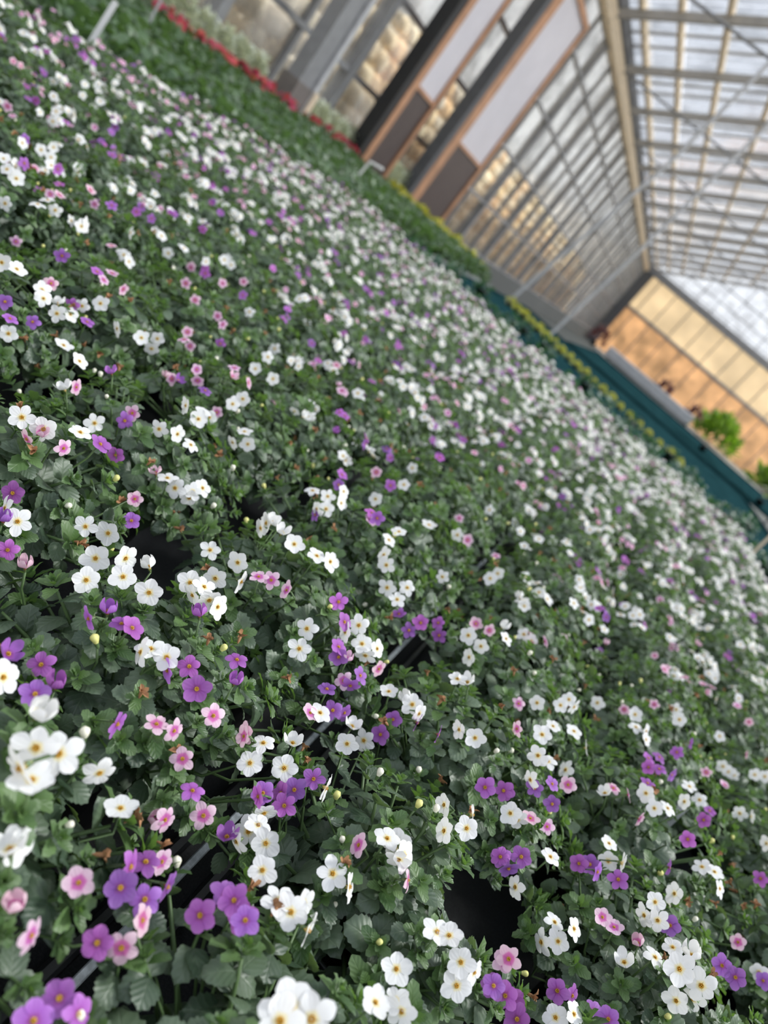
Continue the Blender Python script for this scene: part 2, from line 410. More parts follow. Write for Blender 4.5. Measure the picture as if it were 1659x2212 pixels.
# end wall
ew = tag(new_obj('wall_end', None), kind='structure')
zs = [0.0, CZ + 2.2, EAVE + 0.1]
for i in range(11):
    xa = WX + i * (EX - WX) / 11; xb = xa + (EX - WX) / 11 - 0.03
    for k, mt in ((0, 'endtan'), (1, 'endcream')):
        b = MB(); b.box(((xa + xb) / 2, Y1, (zs[k] + zs[k+1]) / 2), (xb - xa, 0.06, zs[k+1] - zs[k] - 0.04)); tag(b.build('panel', M[mt], ew), kind='structure')
    b = MB(); b.box((xa, Y1 - 0.08, EAVE / 2), (0.07, 0.1, EAVE)); tag(b.build('mullion', M['mid_steel'], ew), kind='structure')
for z, h in ((zs[1], 0.24), (zs[2] + 0.12, 0.55)):
    b = MB(); b.box(((WX + EX) / 2, Y1 - 0.12, z), (EX - WX, 0.14, h)); tag(b.build('rail', M['mid_steel'], ew), kind='structure')
N = 12
for i in range(N):                                           # gable glazing in strips
    xa = WX + 0.1 + i * (EX - WX - 0.2) / N; xb = xa + (EX - WX - 0.2) / N
    za = EAVE + 0.35 + SLOPE * min(xa - WX, EX - xa); zb = EAVE + 0.35 + SLOPE * min(xb - WX, EX - xb)
    b = MB(); z0 = EAVE + 0.35
    b.add([(xa, Y1, z0), (xb, Y1, z0), (xb, Y1, zb), (xa, Y1, za), (xa, Y1 + .012, z0), (xb, Y1 + .012, z0), (xb, Y1 + .012, zb), (xa, Y1 + .012, za)],
          [(0, 1, 2, 3), (7, 6, 5, 4), (0, 4, 5, 1), (1, 5, 6, 2), (2, 6, 7, 3), (3, 7, 4, 0)])
    tag(b.build('pane', M['glass_roof'], ew), kind='structure')
    b = MB(); b.box((xa, Y1 - 0.05, (z0 + za) / 2), (0.06, 0.08, za - z0)); tag(b.build('mullion', M['mid_steel'], ew), kind='structure')
b = MB(); b.box((WX + 0.45, Y1 - 0.5, EAVE / 2), (0.75, 0.5, EAVE)); tag(b.build('pillar_corner', M['dark_steel']), kind='structure')
# right wall (outside the frame, closes the house)
b = MB(); b.box((EX, (Y0 + Y1) / 2, 0.3), (0.16, Y1 - Y0, 0.6)); wr_ = tag(b.build('wall_right', M['concrete']), kind='structure')
for y in ys[::2]:
    tag(new_obj('mullion', mul2_m, wr_, (EX, y, 0.6)), kind='structure')

# ------------------------------------------------------------------ framed panels and column by the left wall
def framed_panel(p0, p1, z0, zmid, z1a, z1b, label, upright='black'):
    """upright framed board from floor-plan point p0 to p1, sloping top"""
    a, c = Vector((*p0, 0)), Vector((*p1, 0)); d = (c - a).normalized(); nrm = Vector((d.y, -d.x, 0))
    root = tag(new_obj('framed_panel', None, None, (a + c) / 2), label, 'panel', 'tall framed panels by the glass wall')
    off = Matrix.Translation(-(a + c) / 2)
    wf, wr, dp = 0.14 * (c - a).length + 0.05, 0.05 * (c - a).length + 0.04, 0.14
    def P(s, z, o=0.0): q = a + d * s; return Vector((q.x, q.y, z)) + nrm * o
    L = (c - a).length
    def slab(name, mt, s0, s1, za0, zb0, za1, zb1, o, th):
        b = MB(); vs = []
        for oo in (o - th / 2, o + th / 2):
            vs += [P(s0, za0, oo), P(s1, zb0, oo), P(s1, zb1, oo), P(s0, za1, oo)]
        b.add([off @ v for v in vs], [(3, 2, 1, 0), (4, 5, 6, 7), (0, 1, 5, 4), (1, 2, 6, 5), (2, 3, 7, 6), (3, 0, 4, 7)])
        return b.build(name, M[mt], root)
    top = lambda s: z1a + (z1b - z1a) * s / L
    slab('upper_board', 'board_white', wf, L - wr, zmid, zmid, top(wf) - 0.12, top(L - wr) - 0.12, 0, 0.06)
    slab('lower_board', 'board_brown', wf, L - wr, z0, z0, zmid - 0.06, zmid - 0.06, 0, 0.06)
    for s0, s1 in ((0, wf), (L - wr, L)):
        slab('frame_post', 'wood', s0, s1, z0, z0, top(s0), top(s1), 0.0, dp)
    slab('frame_top', 'wood', wf, L - wr, top(wf) - 0.12, top(L - wr) - 0.12, top(wf), top(L - wr), 0, dp)
    slab('frame_bar', 'wood', wf, L - wr, zmid - 0.06, zmid - 0.06, zmid, zmid, 0, dp * 0.8)
    slab('side_upright', upright, -0.20, 0, z0, z0, z1a, z1a, -0.05, 0.22)
    return root
# columns / panels are placed where their feet are seen
def foot(px, py, z): return at_z(px, py, z)
BZ = CZ - 0.40
def wallpt(px, py, x):                      # point on the plane X = x
    r = ray(px, py); return EYE + r * (x / r.x)
framed_panel((-5.62, 14.15), (-5.62, 16.45), 0.0, CZ + 0.82, CZ + 3.92, CZ + 3.92,
             'broad framed panel, white board over dark brown, copper-brown wood edge, beside glass wall mullions', 'dark_steel')
framed_panel((-5.62, 11.6), (-5.62, 12.75), 0.0, CZ + 0.90, EAVE - 0.1, EAVE - 0.1,
             'narrow framed panel, pale board over brown, black upright on its near side')
b = MB(); c_ = tag(new_obj('column', None, None, (-5.6, 9.15, 0)), kind='structure')
b.box((0, -0.02, (EAVE) / 2 + 0.55), (0.20, 0.34, EAVE - 1.1)); tag(b.build('shaft', M['mid_steel'], c_), kind='structure')
b = MB(); b.box((0, -0.02, 0.62), (0.26, 0.42, 1.24)); tag(b.build('plinth', plain('grey_brown_board', (0.17, 0.15, 0.14)), c_), kind='structure')
b = MB(); b.box((0.02, 0.20, EAVE / 2), (0.24, 0.10, EAVE)); tag(b.build('edge_strip', M['galv'], c_), kind='structure')
b = MB(); b.box((0.03, 0.23, 0.63), (0.27, 0.11, 1.24)); tag(b.build('plinth_edge', M['cream'], c_), kind='structure')

# ------------------------------------------------------------------ benches
BT = CZ - 0.56                               # top of the growing bench
def bench(x0, x1, y0, y1, zt, top_mat, label, rim=0.05, rail='mid_steel'):
    cx, cy = (x0 + x1) / 2, (y0 + y1) / 2
    root = tag(new_obj('growing_bench', None, None, (cx, cy, 0)), label, 'bench')
    b = MB(); b.box((0, 0, zt - 0.015), (x1 - x0, y1 - y0, 0.03)); b.build('tray_floor', M[top_mat], root)
    for s in (-1, 1):
        b = MB(); b.box((s * (x1 - x0) / 2, 0, zt), (0.03, y1 - y0 + 0.03, 0.06 + rim)); b.build('side_rail', M[rail], root)
        b = MB(); b.box((0, s * (y1 - y0) / 2, zt), (x1 - x0, 0.03, 0.06 + rim)); b.build('end_rail', M[rail], root)
        for q in (-1, 1):
            b = MB(); b.box((s * ((x1 - x0) / 2 - 0.15), q * ((y1 - y0) / 2 - 0.4), (zt - 0.03) / 2), (0.05, 0.05, zt - 0.03)); b.build('leg', M['mid_steel'], root)
    return root
own = bench(-2.36, 1.03, -0.35, 5.22, BT, 'tray', 'black growing bench with a metal tray seam under the flowering plants')
ox, oy = -(-2.36 + 1.03) / 2, -(-0.35 + 5.22) / 2
for dx in (-0.024, 0.018):                   # the two raised tray lips that meet at the seam
    b = MB(); b.beam((dx + ox, -0.33 + oy, BT + 0.015), (dx + ox, 5.2 + oy, BT + 0.015), 0.012, 0.030, bev=0.003); b.build('tray_lip', M['pot'], own)
b = MB(); b.beam((-0.006 + ox, -0.33 + oy, BT + 0.036), (-0.006 + ox, 5.2 + oy, BT + 0.036), 0.007, 0.006, bev=0.001); b.build('seam_strip', M['aluminium'], own)
bench(-5.45, -2.5, 0.6, 10.6, BT - 0.02, 'tray', 'bench of leafy green plants between the white flowers and the glass wall')
bench(-2.45, 2.2, 5.6, 13.4, BT - 0.02, 'teal', 'teal lined bench beyond the far edge of the flowers', 0.0, 'teal')
bench(-1.6, 4.4, 13.9, 21.0, BT - 0.02, 'teal', 'far bench with a pale grey side rail near the end wall', 0.0, 'teal')
bench(1.27, 4.3, 0.4, 5.35, BT - 0.02, 'tray', 'bench of green plants across the dark aisle from the flowers')
b = MB(); b.beam((-1.5, 21.12, BT + 0.20), (1.3, 21.12, BT + 0.20), 0.12, 0.26, bev=0.02)
tag(b.build('bench_rail', M['galv']), 'pale grey rail along the far bench below dark red plants', 'rail')
b = MB(); b.box((-0.1, 21.12, (BT + 0.07) / 2), (2.6, 0.08, BT + 0.07)); tag(b.build('trim_1', M['concrete']), kind='structure')

# ------------------------------------------------------------------ leaf, shoot tip, flower meshes
def leaf_mb(rows, wid=0.40, teeth=0.065, bend=0.20, fold=0.10, wave=0.02, cols=1, seed=0):
    rg = random.Random(seed); b = MB(); vs = []; uv = []
    K = 2 * cols + 1
    for i in range(rows + 1):
        t = i / rows
        w = wid * (math.sin(math.pi * min(1, (0.06 + 0.94 * t) ** 0.88)) ** 0.60) if t < 1 else 0.015
        if 0 < i < rows: w += teeth * (1 if i % 2 else -0.35) * (0.4 + 0.6 * t)
        if i == 0: w = 0.03
        for k in range(K):
            s = (k - cols) / cols
            x = s * w
            y = t + (0.045 * abs(s) if i % 2 and 0 < i < rows else 0)
            z = -bend * t * t + fold * abs(s) * w * 2.0 - 0.05 * (abs(s) ** 2) + wave * math.sin(5 * t + 2.2 * s + seed) * abs(s)
            vs.append((x, y, z)); uv.append((0.5 + s * w * 0.5 / max(wid, .01) * 0.98, t))
    fs = [(i*K+k, i*K+k+1, (i+1)*K+k+1, (i+1)*K+k) for i in range(rows) for k in range(K-1)]
    b.add(vs, fs, uv); return b

def mat_dir(pos, y, z, s):
    y = y.normalized(); z = (z - y * z.dot(y))
    z = z.normalized() if z.length > 1e-5 else y.orthogonal().normalized()
    x = y.cross(z)
    return Matrix(((x.x*s, y.x*s, z.x*s, pos.x), (x.y*s, y.y*s, z.y*s, pos.y), (x.z*s, y.z*s, z.z*s, pos.z), (0, 0, 0, 1)))

LEAF_N = [leaf_mb(13, 0.46, 0.055, 0.20, 0.06, 0.04, 2, 1), leaf_mb(13, 0.52, 0.05, 0.36, 0.02, 0.06, 2, 2), leaf_mb(13, 0.40, 0.055, 0.10, 0.14, 0.03, 2, 3), leaf_mb(13, 0.49, 0.05, 0.50, 0.10, 0.07, 2, 4)]
LEAF_M = [leaf_mb(7, 0.42, 0.05, 0.18, 0.10, 0.03, 1, 1), leaf_mb(7, 0.45, 0.05, 0.34, 0.05, 0.04, 1, 2)]
leaf_me = [b.mesh('leaf', M['leaf'], True) for b in LEAF_N]

def tip_mb(seed, rows=5, pairs=4, grown=1.0):
    rg = random.Random(seed); b = MB()
    for k in range(pairs):
        base = k * math.pi / 2 + rg.uniform(-.25, .25)
        for s in range(2):
            a = base + s * math.pi
            el = 0.30 + 0.27 * k
            y = Vector((math.cos(a) * math.cos(el), math.sin(a) * math.cos(el), math.sin(el)))
            sz = (0.0135 - 0.0022 * k) * rg.uniform(.8, 1.2) * grown
            b.merge(leaf_mb(rows, 0.33, 0.05, 0.22, 0.2, 0.02, 1, seed + k), mat_dir(Vector((math.cos(a) * .001, math.sin(a) * .001, 0.002 + 0.0016 * k)), y, Vector((0, 0, 1)) - y * 0.2, sz))
    for k in range(3):
        a = rg.uniform(0, 6.28); y = Vector((0.35 * math.cos(a), 0.35 * math.sin(a), 1))
        b.merge(leaf_mb(3, 0.3, 0.0, 0.1, 0.2, 0, 1, seed), mat_dir(Vector((0, 0, .007)), y, Vector((1, 0, 0.1)), 0.006))
    return b
TIP_N = [tip_mb(s, 6, 4, g) for s, g in ((11, 1.0), (12, 1.25), (13, 0.85))]
TIP_M = [tip_mb(21, 3, 3), tip_mb(22, 3, 3, 1.2)]
tip_me = [b.mesh('shoot_tip', M['tip'], True) for b in TIP_N]

def corolla_mb(cup=0.1, curl=0.12, wid=0.355, seed=0, nr=6, close=0.0):
    """five fused rounded lobes on a short tube; radius 1; uv.x is the radius"""
    rg = random.Random(seed); b = MB()
    for L in range(5):
        a0 = math.pi / 2 + L * 2 * math.pi / 5 + rg.uniform(-.06, .06)
        ln = rg.uniform(0.92, 1.06) * (0.9 if L in (1, 4) else 1.0); ww = wid * rg.uniform(0.92, 1.08)
        lift = rg.uniform(-.07, .07)
        vs = []; uv = []
        for i in range(nr + 1):
            t = i / nr; r = 0.13 + (ln - 0.13) * t
            hw = ww * min(1, 0.34 + 1.25 * t) * math.sqrt(max(0.0, 1 - max(0, (t - 0.60) / 0.46) ** 2)) if t < 1 else ww * 0.46
            if i == 0: hw = 0.085
            for k in range(5):
                s = (k - 2) / 2
                rr = r - 0.10 * ln * s * s * t * (1 if t < 1 else 0.7) - (0.03 if (i == nr and k == 2) else 0)
                x, y = rr, s * hw
                z = cup * r * r - curl * max(0, t - 0.45) ** 2 * 2 + lift * t + 0.05 * s * s * t + 0.03 * math.sin(s * 3 + L) * t
                if close: 
                    th = close * t; x, z = 0.13 + (rr - 0.13) * math.cos(th), (rr - 0.13) * math.sin(th) + z * .3
                vs.append((x * math.cos(a0) - y * math.sin(a0), x * math.sin(a0) + y * math.cos(a0), z)); uv.append((min(1, r), 0.5 + 0.2 * s))
        b.add(vs, [(i*5+k, i*5+5+k, i*5+6+k, i*5+1+k) for i in range(nr) for k in range(4)], uv, 0)
    n = 10; vs = []; uv = []
    for r, z, u in ((0.155, 0.012, 0.17), (0.11, -0.14, 0.03), (0.075, -0.42, 0.0)):
        for j in range(n):
            vs.append((r * math.cos(2*math.pi*j/n), r * math.sin(2*math.pi*j/n), z)); uv.append((u, .5))
    b.add(vs, [(i*n+j, i*n+n+j, i*n+n+(j+1) % n, i*n+(j+1) % n) for i in range(2) for j in range(n)], uv, 0)
    for j in range(5):                                      # calyx
        a = 2 * math.pi * j / 5
        y = Vector((math.cos(a) * .35, math.sin(a) * .35, 0.9))
        b.merge(leaf_mb(2, 0.22, 0, -0.1, 0.1, 0), mat_dir(Vector((0.03 * math.cos(a), 0.03 * math.sin(a), -0.52)), y, Vector((-math.cos(a), -math.sin(a), 0)), 0.42), 1)
    return b
def eye_mb(lo=False):
    b = MB(); n = 6 if lo else 9
    b.lathe([(0.145, 0.012), (0.145, 0.03), (0.105, 0.01), (0.06, -0.16), (0.0, -0.22)], n)
    if not lo:
        for j in range(4):
            a = 0.6 + j * math.pi / 2
            b.tube([(0.05*math.cos(a), 0.05*math.sin(a), -.08), (0.075*math.cos(a), .075*math.sin(a), .07), (0.06*math.cos(a), .06*math.sin(a), .13)], [0.018, 0.02, 0.04], 4)
    return b
SHAPES = [corolla_mb(0.06, 0.10, 0.40, 1), corolla_mb(0.16, 0.05, 0.43, 2), corolla_mb(-0.05, 0.18, 0.36, 3), corolla_mb(0.10, 0.16, 0.40, 4), corolla_mb(0.02, 0.06, 0.36, 5)]
CUPS = [corolla_mb(0.25, 0.0, 0.36, 6, 6, 0.75), corolla_mb(0.3, -0.05, 0.33, 7, 6, 1.15)]
EYE_N, EYE_L = eye_mb(), eye_mb(True)
eye_me = EYE_N.mesh('flower_eye', M['eye'], True)
flower_me = {}; flower_far = {}
for cname in ('white', 'violet', 'pink'):
    flower_me[cname] = [s.mesh('flower', [M[cname], M['stem']], True) for s in SHAPES + CUPS]
    lst = []
    for s in SHAPES + CUPS[:1]:
        q = MB(); q.merge(s, Matrix.Identity(4)); q.merge(EYE_L, Matrix.Identity(4), 2); lst.append(q.mesh('flower', [M[cname], M['stem'], M['eye']], True))
    flower_far[cname] = lst
def bud_mb(seed):
    rg = random.Random(seed); b = MB(); n = 9
    prof = [(0.05, -0.9), (0.16, -0.7), (0.20, -0.25), (0.30, 0.0), (0.36, 0.25), (0.30, 0.48), (0.14, 0.60), (0.0, 0.62)]
    vs = []
    for i, (r, z) in enumerate(prof):
        for j in range(n):
            rr = r * (1 + 0.10 * math.cos(5 * 2 * math.pi * j / n + .3 * i)); vs.append((rr * math.cos(2*math.pi*j/n), rr * math.sin(2*math.pi*j/n), z))
    fs = [(i*n+j, i*n+(j+1) % n, (i+1)*n+(j+1) % n, (i+1)*n+j) for i in range(len(prof)-1) for j in range(n)]
    b.add(vs, fs); b.mi = [1 if i < 2 * n else 0 for i in range(len(fs))]
    return b
bud_me = [bud_mb(1).mesh('bud', [M['bud'], M['stem']], True), bud_mb(2).mesh('bud', [M['bud_white'], M['stem']], True)]
def withered_mb(seed):
    rg = random.Random(seed); b = MB()
    for L in range(5):
        a = L * 1.2566 + rg.uniform(-.3, .3); el = rg.uniform(0.1, 1.1)
        y = Vector((math.cos(a) * math.cos(el), math.sin(a) * math.cos(el), math.sin(el)))
        b.merge(leaf_mb(4, 0.3, 0.06, rg.uniform(-.6, .7), rg.uniform(.2, .6), 0.12, 1, seed + L), mat_dir(Vector((0, 0, 0)), y, Vector((rg.uniform(-.6, .6), rg.uniform(-.6, .6), 1)), rg.uniform(.55, .9)))
    b.lathe([(0.05, -0.6), (0.14, -0.3), (0.16, 0.05), (0.1, 0.2)], 6)
    return b
withered_me = [withered_mb(s).mesh('withered_flower', M['withered'], True) for s in (1, 2, 3)]

# pot: tapered, rolled rim, inside wall; soil with a lumpy top
pm = MB(); pm.lathe([(0.0, 0.002), (0.046, 0.0), (0.050, 0.006), (0.061, 0.092), (0.0655, 0.094), (0.0665, 0.104), (0.064, 0.107), (0.061, 0.104), (0.058, 0.085)], 28)
pot_me = pm.mesh('pot', M['pot'], True)
def soil_mesh(seed, n=20, k=6):
    rg = random.Random(seed); b = MB(); vs = [(0, 0, 0.094)]
    for i in range(1, k + 1):
        for j in range(n):
            r = 0.0595 * i / k; vs.append((r * math.cos(2*math.pi*j/n), r * math.sin(2*math.pi*j/n), 0.0915 + rg.uniform(-.003, .004)))
    fs = [(0, 1 + j, 1 + (j+1) % n) for j in range(n)] + [(1+i*n+j, 1+(i+1)*n+j, 1+(i+1)*n+(j+1) % n, 1+i*n+(j+1) % n) for i in range(k-1) for j in range(n)]
    b.add(vs, fs); return b.mesh('soil', M['soil'], True)
soil_me = [soil_mesh(s) for s in (1, 2, 3)]

# ------------------------------------------------------------------ the bacopa plants
HT, DROP = 0.195, 0.060                      # mound height above the bench at its centre, drop at its edge
def mound(r, rad): return HT - DROP * (r / rad) ** 2
def plan(rg, rad, n):
    """shoots of one plant: leaves, tips and stem paths in the plant's own space"""
    leaves = []; tips = []; stems = []
    for i in range(n):
        r = rad * math.sqrt((i + 0.5) / n) * rg.uniform(.93, 1.05); a = i * 2.39996 + rg.uniform(-.2, .2)
        ca, sa = math.cos(a), math.sin(a)
        end = Vector((r * ca, r * sa, mound(min(r, rad), rad) + rg.uniform(-.018, .008)))
        st = Vector((r * .16 * ca, r * .16 * sa, 0.09)); md = Vector((r * .62 * ca, r * .62 * sa, 0.09 + (end.z - .09) * .62))
        bz = lambda t: st * (1-t)**2 + md * 2*t*(1-t) + end * t*t
        tg = lambda t: ((md - st) * (1-t) + (end - md) * t).normalized()
        path = [bz(t) for t in (0, .3, .6, .85, 1)]; stems.append(path)
        ph = rg.uniform(0, 3.14); big = rg.uniform(.85, 1.2)
        for k in range(5):
            t = 0.34 + 0.145 * k; p = bz(t); d = tg(t)
            x = d.orthogonal().normalized(); y = d.cross(x)
            ang = ph + k * math.pi / 2
            for s in (0, 1):
                q = ang + s * math.pi + rg.uniform(-.3, .3)
                pr = x * math.cos(q) + y * math.sin(q)
                yd = pr * 0.95 + d * rg.uniform(.15, .6) + Vector((ca, sa, 0)) * .25
                zn = d * .6 + Vector((0, 0, rg.uniform(.5, 1.0))) + Vector((rg.uniform(-.3, .3), rg.uniform(-.3, .3), 0))
                sz = (0.0272 - 0.0028 * k) * big * rg.uniform(.8, 1.18)
                leaves.append((rg.randrange(4), mat_dir(p + pr * .002, yd, zn, sz)))
        d = (tg(1) + Vector((0, 0, .35))).normalized()
        tips.append((rg.randrange(3), end, d, rg.uniform(.8, 1.25), rg.uniform(0, 6.28)))
    return leaves, tips, stems
def tip_matrix(p, d, s, rot):
    q = d.to_track_quat('Z', 'Y').to_matrix().to_4x4()
    return Matrix.Translation(p) @ q @ Matrix.Rotation(rot, 4, 'Z') @ Matrix.Scale(s, 4)

# gaps in the leaf cover, as (pixel x, y, half width, half height) of the ground showing between plants
GAPS = [(60, 2060, 140, 110), (185, 2010, 60, 45), (335, 1985, 60, 60), (270, 2145, 100, 75), (445, 1820, 65, 50), (375, 2090, 55, 65), (150, 2150, 60, 50), (470, 1690, 52, 55), (525, 1755, 32, 32), (1050, 1960, 85, 110), (745, 2075, 70, 55), (690, 1745, 30, 50),
        (318, 1240, 70, 55), (908, 1412, 55, 42), (335, 880, 36, 45), (170, 915, 50, 22), (1110, 1712, 36, 28), (1478, 1840, 36, 62), (55, 640, 60, 38), (500, 2010, 25, 52), (310, 1810, 45, 24), (415, 1850, 55, 60), (400, 960, 40, 28), (540, 1560, 25, 25)]
def in_gap(p, f=1.0):
    x, y = project(p)
    for gx, gy, rx, ry in GAPS:
        if ((x - gx) / (rx * f)) ** 2 + ((y - gy) / (ry * f)) ** 2 < 1: return True
    return False

# flowers of the sharp front rows: (crop origin, zoom 2.765) -> colour, facing
LIST = {
 (0, 1612): 'w215,10cR w350,45cR w190,200uR w120,130lR p1090,75c p1215,415c p920,455k p985,440r p470,815c p725,1205c p85,965k p185,1130s p965,690r p850,1040s v1150,265u v1355,540k v780,720s v870,690u v720,845c v865,915c v1000,840s v580,1175c v1195,1010c v1350,890u v1465,1040c v355,1505c v200,1640c v470,1600r v1570,280c w60,615k w110,590s w720,370u w595,160d',
 (500, 1500): 'v965,150c v1110,170s v890,240c v605,95c v675,110r v1235,240s v490,505c v375,570c v295,590l v315,665c v160,610l v1115,660b v1515,555c v1625,575c v1610,970c v70,1340c v15,1230c v1560,1750c v1635,1800c p75,250l p470,110u p1055,1110s p760,900l p1630,1590c w110,410c w315,440c w190,290u w365,290k w530,110u w690,295c w790,275c w565,560s w195,710d w160,780u w205,890c w30,880l w100,820c w185,1050c w605,1070c w705,1150s w280,1235u w355,1300c w430,1250r w460,1410s w930,860u w990,900c w1030,960r w1000,985d w1270,660l w1405,800c w1440,720s w1270,815l w985,1640c w1230,1420u w1300,1440u w1370,1600c w1345,1740c w1450,1660r w360,1860cR w290,1950cR w480,1940cR w860,1840u w1015,1895c w980,1830u w1360,210l w1455,260c w1040,30k w1080,60c w1120,115r w720,190k',
 (1059, 1500): 'p170,55c p800,90c p980,60c p160,205l p465,540c p735,560u p825,600s p340,790c p240,740u p890,745s p110,1580c p670,1330c p740,1390u p880,1485k p1480,1480c p1290,465c p1545,165c p1530,360s p1400,540u v95,580c v370,655c v370,535r v265,560c v1115,345c v1195,290s v945,380u v945,435c v1010,375u v1010,445u v1085,480r v940,530u v185,970c v60,970c v110,1040d v530,1010c v595,1015c v640,1060r v765,1105c v1180,865c v1070,1035s v1275,750c v1310,695u v1075,1380c v1385,1620c v1465,1690c v1615,1100c v400,1770c v130,1820u v20,1740c v490,1800r v620,1890u v705,1940c v160,1940c v1630,1710c w280,50c w420,65c w470,30c w500,75r w640,50c w310,240c w375,190u w500,220u w570,320s w870,195u w930,220r w930,270r w865,120c w285,365c w345,400u w450,450l w240,510l w120,710c w160,750d w685,590k w930,590c w1190,550u w1250,630c w1160,640l w980,680c w1060,680u w1490,710c w1560,730s w710,890u w705,995c w790,1010s w360,970u w150,1150l w1265,1030u w1340,1060u w1370,1160r w985,1240c w920,1320l w1000,1350c w1100,1190l w385,1360u w405,1475c w500,1400r w305,1480l w800,1600k w985,1570u w1090,1510u w1130,1640cB w1260,1740cB w1210,1820c w1110,1830c w1200,1560kB w1605,1660c w1650,890l w390,1930c w500,1910r w1420,460c w1390,430c w1455,480c w1580,480c w1640,490c w1370,250c w1130,150c w1110,90c',
 (0, 1000): 'w30,270l w105,350c w510,380c w645,420c w570,570c w515,700c w750,570r w735,680c w890,620k w890,775c w1045,150c w1000,90u w1150,170c w1210,150r w1130,210d w1255,520c w1420,595c w1285,690c w1135,715c w1220,740u w1250,820d w1150,790l w1440,710s w1300,860r w1590,360l w1620,350k w1270,260b w1390,35b w995,1160c w840,1130l w900,1110u w20,1280r w230,1500kR w505,1620b v75,180c v20,340k v45,520c v785,345c v645,885k v530,930l v725,960u v790,985u v1190,905k v245,1205c v210,1380c v50,1140k v330,1330k v1000,1240l v1130,1215c v1175,1350c v1415,1175u v1400,1310k v700,1560s v570,1060b p805,215c p930,60k p150,620k p1545,680u p1620,700c p1275,1510c p935,1560u p1040,1600r p1470,1610l',
 (500, 1000): 'w575,200c w485,165u w670,170r w655,240r w565,275c w510,275l w860,215c w240,360k w175,390l w300,415k w375,485c w510,555u w590,590r w930,745c w1050,745c w990,815c w940,460u w910,550l w925,610c w450,990c w405,1110c w760,970c w680,1010l w780,1080c w870,1110r w800,1150d w1415,1030c w1490,1095c w1420,1160l w1350,1290u w1410,1310k w940,1365u w1260,680c w1295,745b w1350,430c w1540,280c w1080,30c w1030,130c w1180,370u w1000,410u w1545,690c w1590,660c w1640,1050r w1620,980k v500,310l v870,330c v840,300u v660,70u v640,130c v950,135c v640,830c v675,950r v1000,900d v1060,1000c v1130,955c v1235,955c v1240,1030c v640,1160c v640,1100u v770,1270r v710,1330d v570,1350u p330,760l p865,55c p830,345u p1360,330c p880,1230r p690,1175k p670,1300c p1460,960c p1410,460c p1580,555u p1540,1000c',
 (0, 0): 'w245,895c w320,880c w305,940c w350,858u w90,990r w30,1215c w225,1220u w330,1255c w285,1195u p300,1160c p355,1165u p565,1220c p540,1135u v150,830c v145,975r v165,585u v355,1100u v345,1010r v815,1265c v845,1235u v905,1305c w320,575c w335,665c w240,670r w315,725c w670,1115u w780,1390l w1000,1510c w1095,1480u p45,635c p565,760c v215,600c v685,760c v1210,1370c p1140,1590c v1225,1610c',
 (0, 500): 'w10,185c w100,225u w250,350c w260,400c w340,490c w420,495r w490,445c w600,430c w345,430k w380,680u w475,775u w845,635c w940,640c w905,700d w700,580l w385,940k w730,120u w770,180r w740,140c w130,1110c w260,1180c w565,1145c w480,1200u w950,1180c w1060,1210r w1185,1120c w1250,1110c w1210,1080u w1110,1040l w1390,1030c w1450,1000c w1460,1195u w1390,1260l w1480,1270c w1140,1275u w1100,100u w1005,130c w1340,170c w1380,200c w1490,480c w1525,820c w1600,750c w1630,880c w1640,700c w50,610c w1360,160c w1230,180r p95,60c p665,85u p305,310c p620,290u p670,250u p735,345s p1110,310c p1165,410c p1330,310c p1140,215c p1455,300c p1300,505c p1330,555r p1120,600c p1100,645u p1135,685c p1175,825c p1180,890d p1400,815u p1390,870k p990,865k p1025,880r p1485,905s p790,1085c p1295,1080c p380,1295r p235,1210k p160,1240l p455,930s v370,145c v30,420c v60,520u v195,540c v430,440c v520,540u v580,240u v665,845k v1065,890k v1225,950u v690,1335c v600,1270u v745,1130c v1225,250c v1315,670c v1450,380c',
}
def listed(px, py):                          # is a picture point inside the area covered by LIST
    if px < 570: return py > 530
    if px < 1100: return py > 985 + (px - 570) * 0.10
    return py > 1440 + (px - 1100) * 0.22
COLS = [-0.13 - 0.25 * k for k in range(9)] + [0.125 + 0.25 * k for k in range(4)]
rgp = random.Random(77)
plants = []
for ci, x in enumerate(COLS):
    for j in range(24):
        y = 0.28 + 0.21 * (j - 1) + (0.03 if ci % 2 else 0)
        px_, py_ = x + rgp.uniform(-.014, .014), y + rgp.uniform(-.014, .014)
        rad = rgp.uniform(0.134, 0.150) + (0.010 if y > 0.8 else 0)
        vis = False
        for dx in (-.15, 0, .15):
            for dy in (-.15, 0, .15):
                q = project((px_ + dx, py_ + dy, BT + 0.16))
                if -20 < q[0] < W + 20 and -20 < q[1] < H + 20: vis = True
        if vis: plants.append(dict(c=Vector((px_, py_, BT)), rad=rad, ci=ci, j=j, fl=[], rot=rgp.uniform(0, 6.28)))
def nearest(x, y): return min(plants, key=lambda p: (p['c'].x - x) ** 2 + (p['c'].y - y) ** 2)
CN = {'w': 'white', 'v': 'violet', 'p': 'pink'}
SIZE = {'w': 0.0112, 'v': 0.0100, 'p': 0.0093}
rgf = random.Random(5)
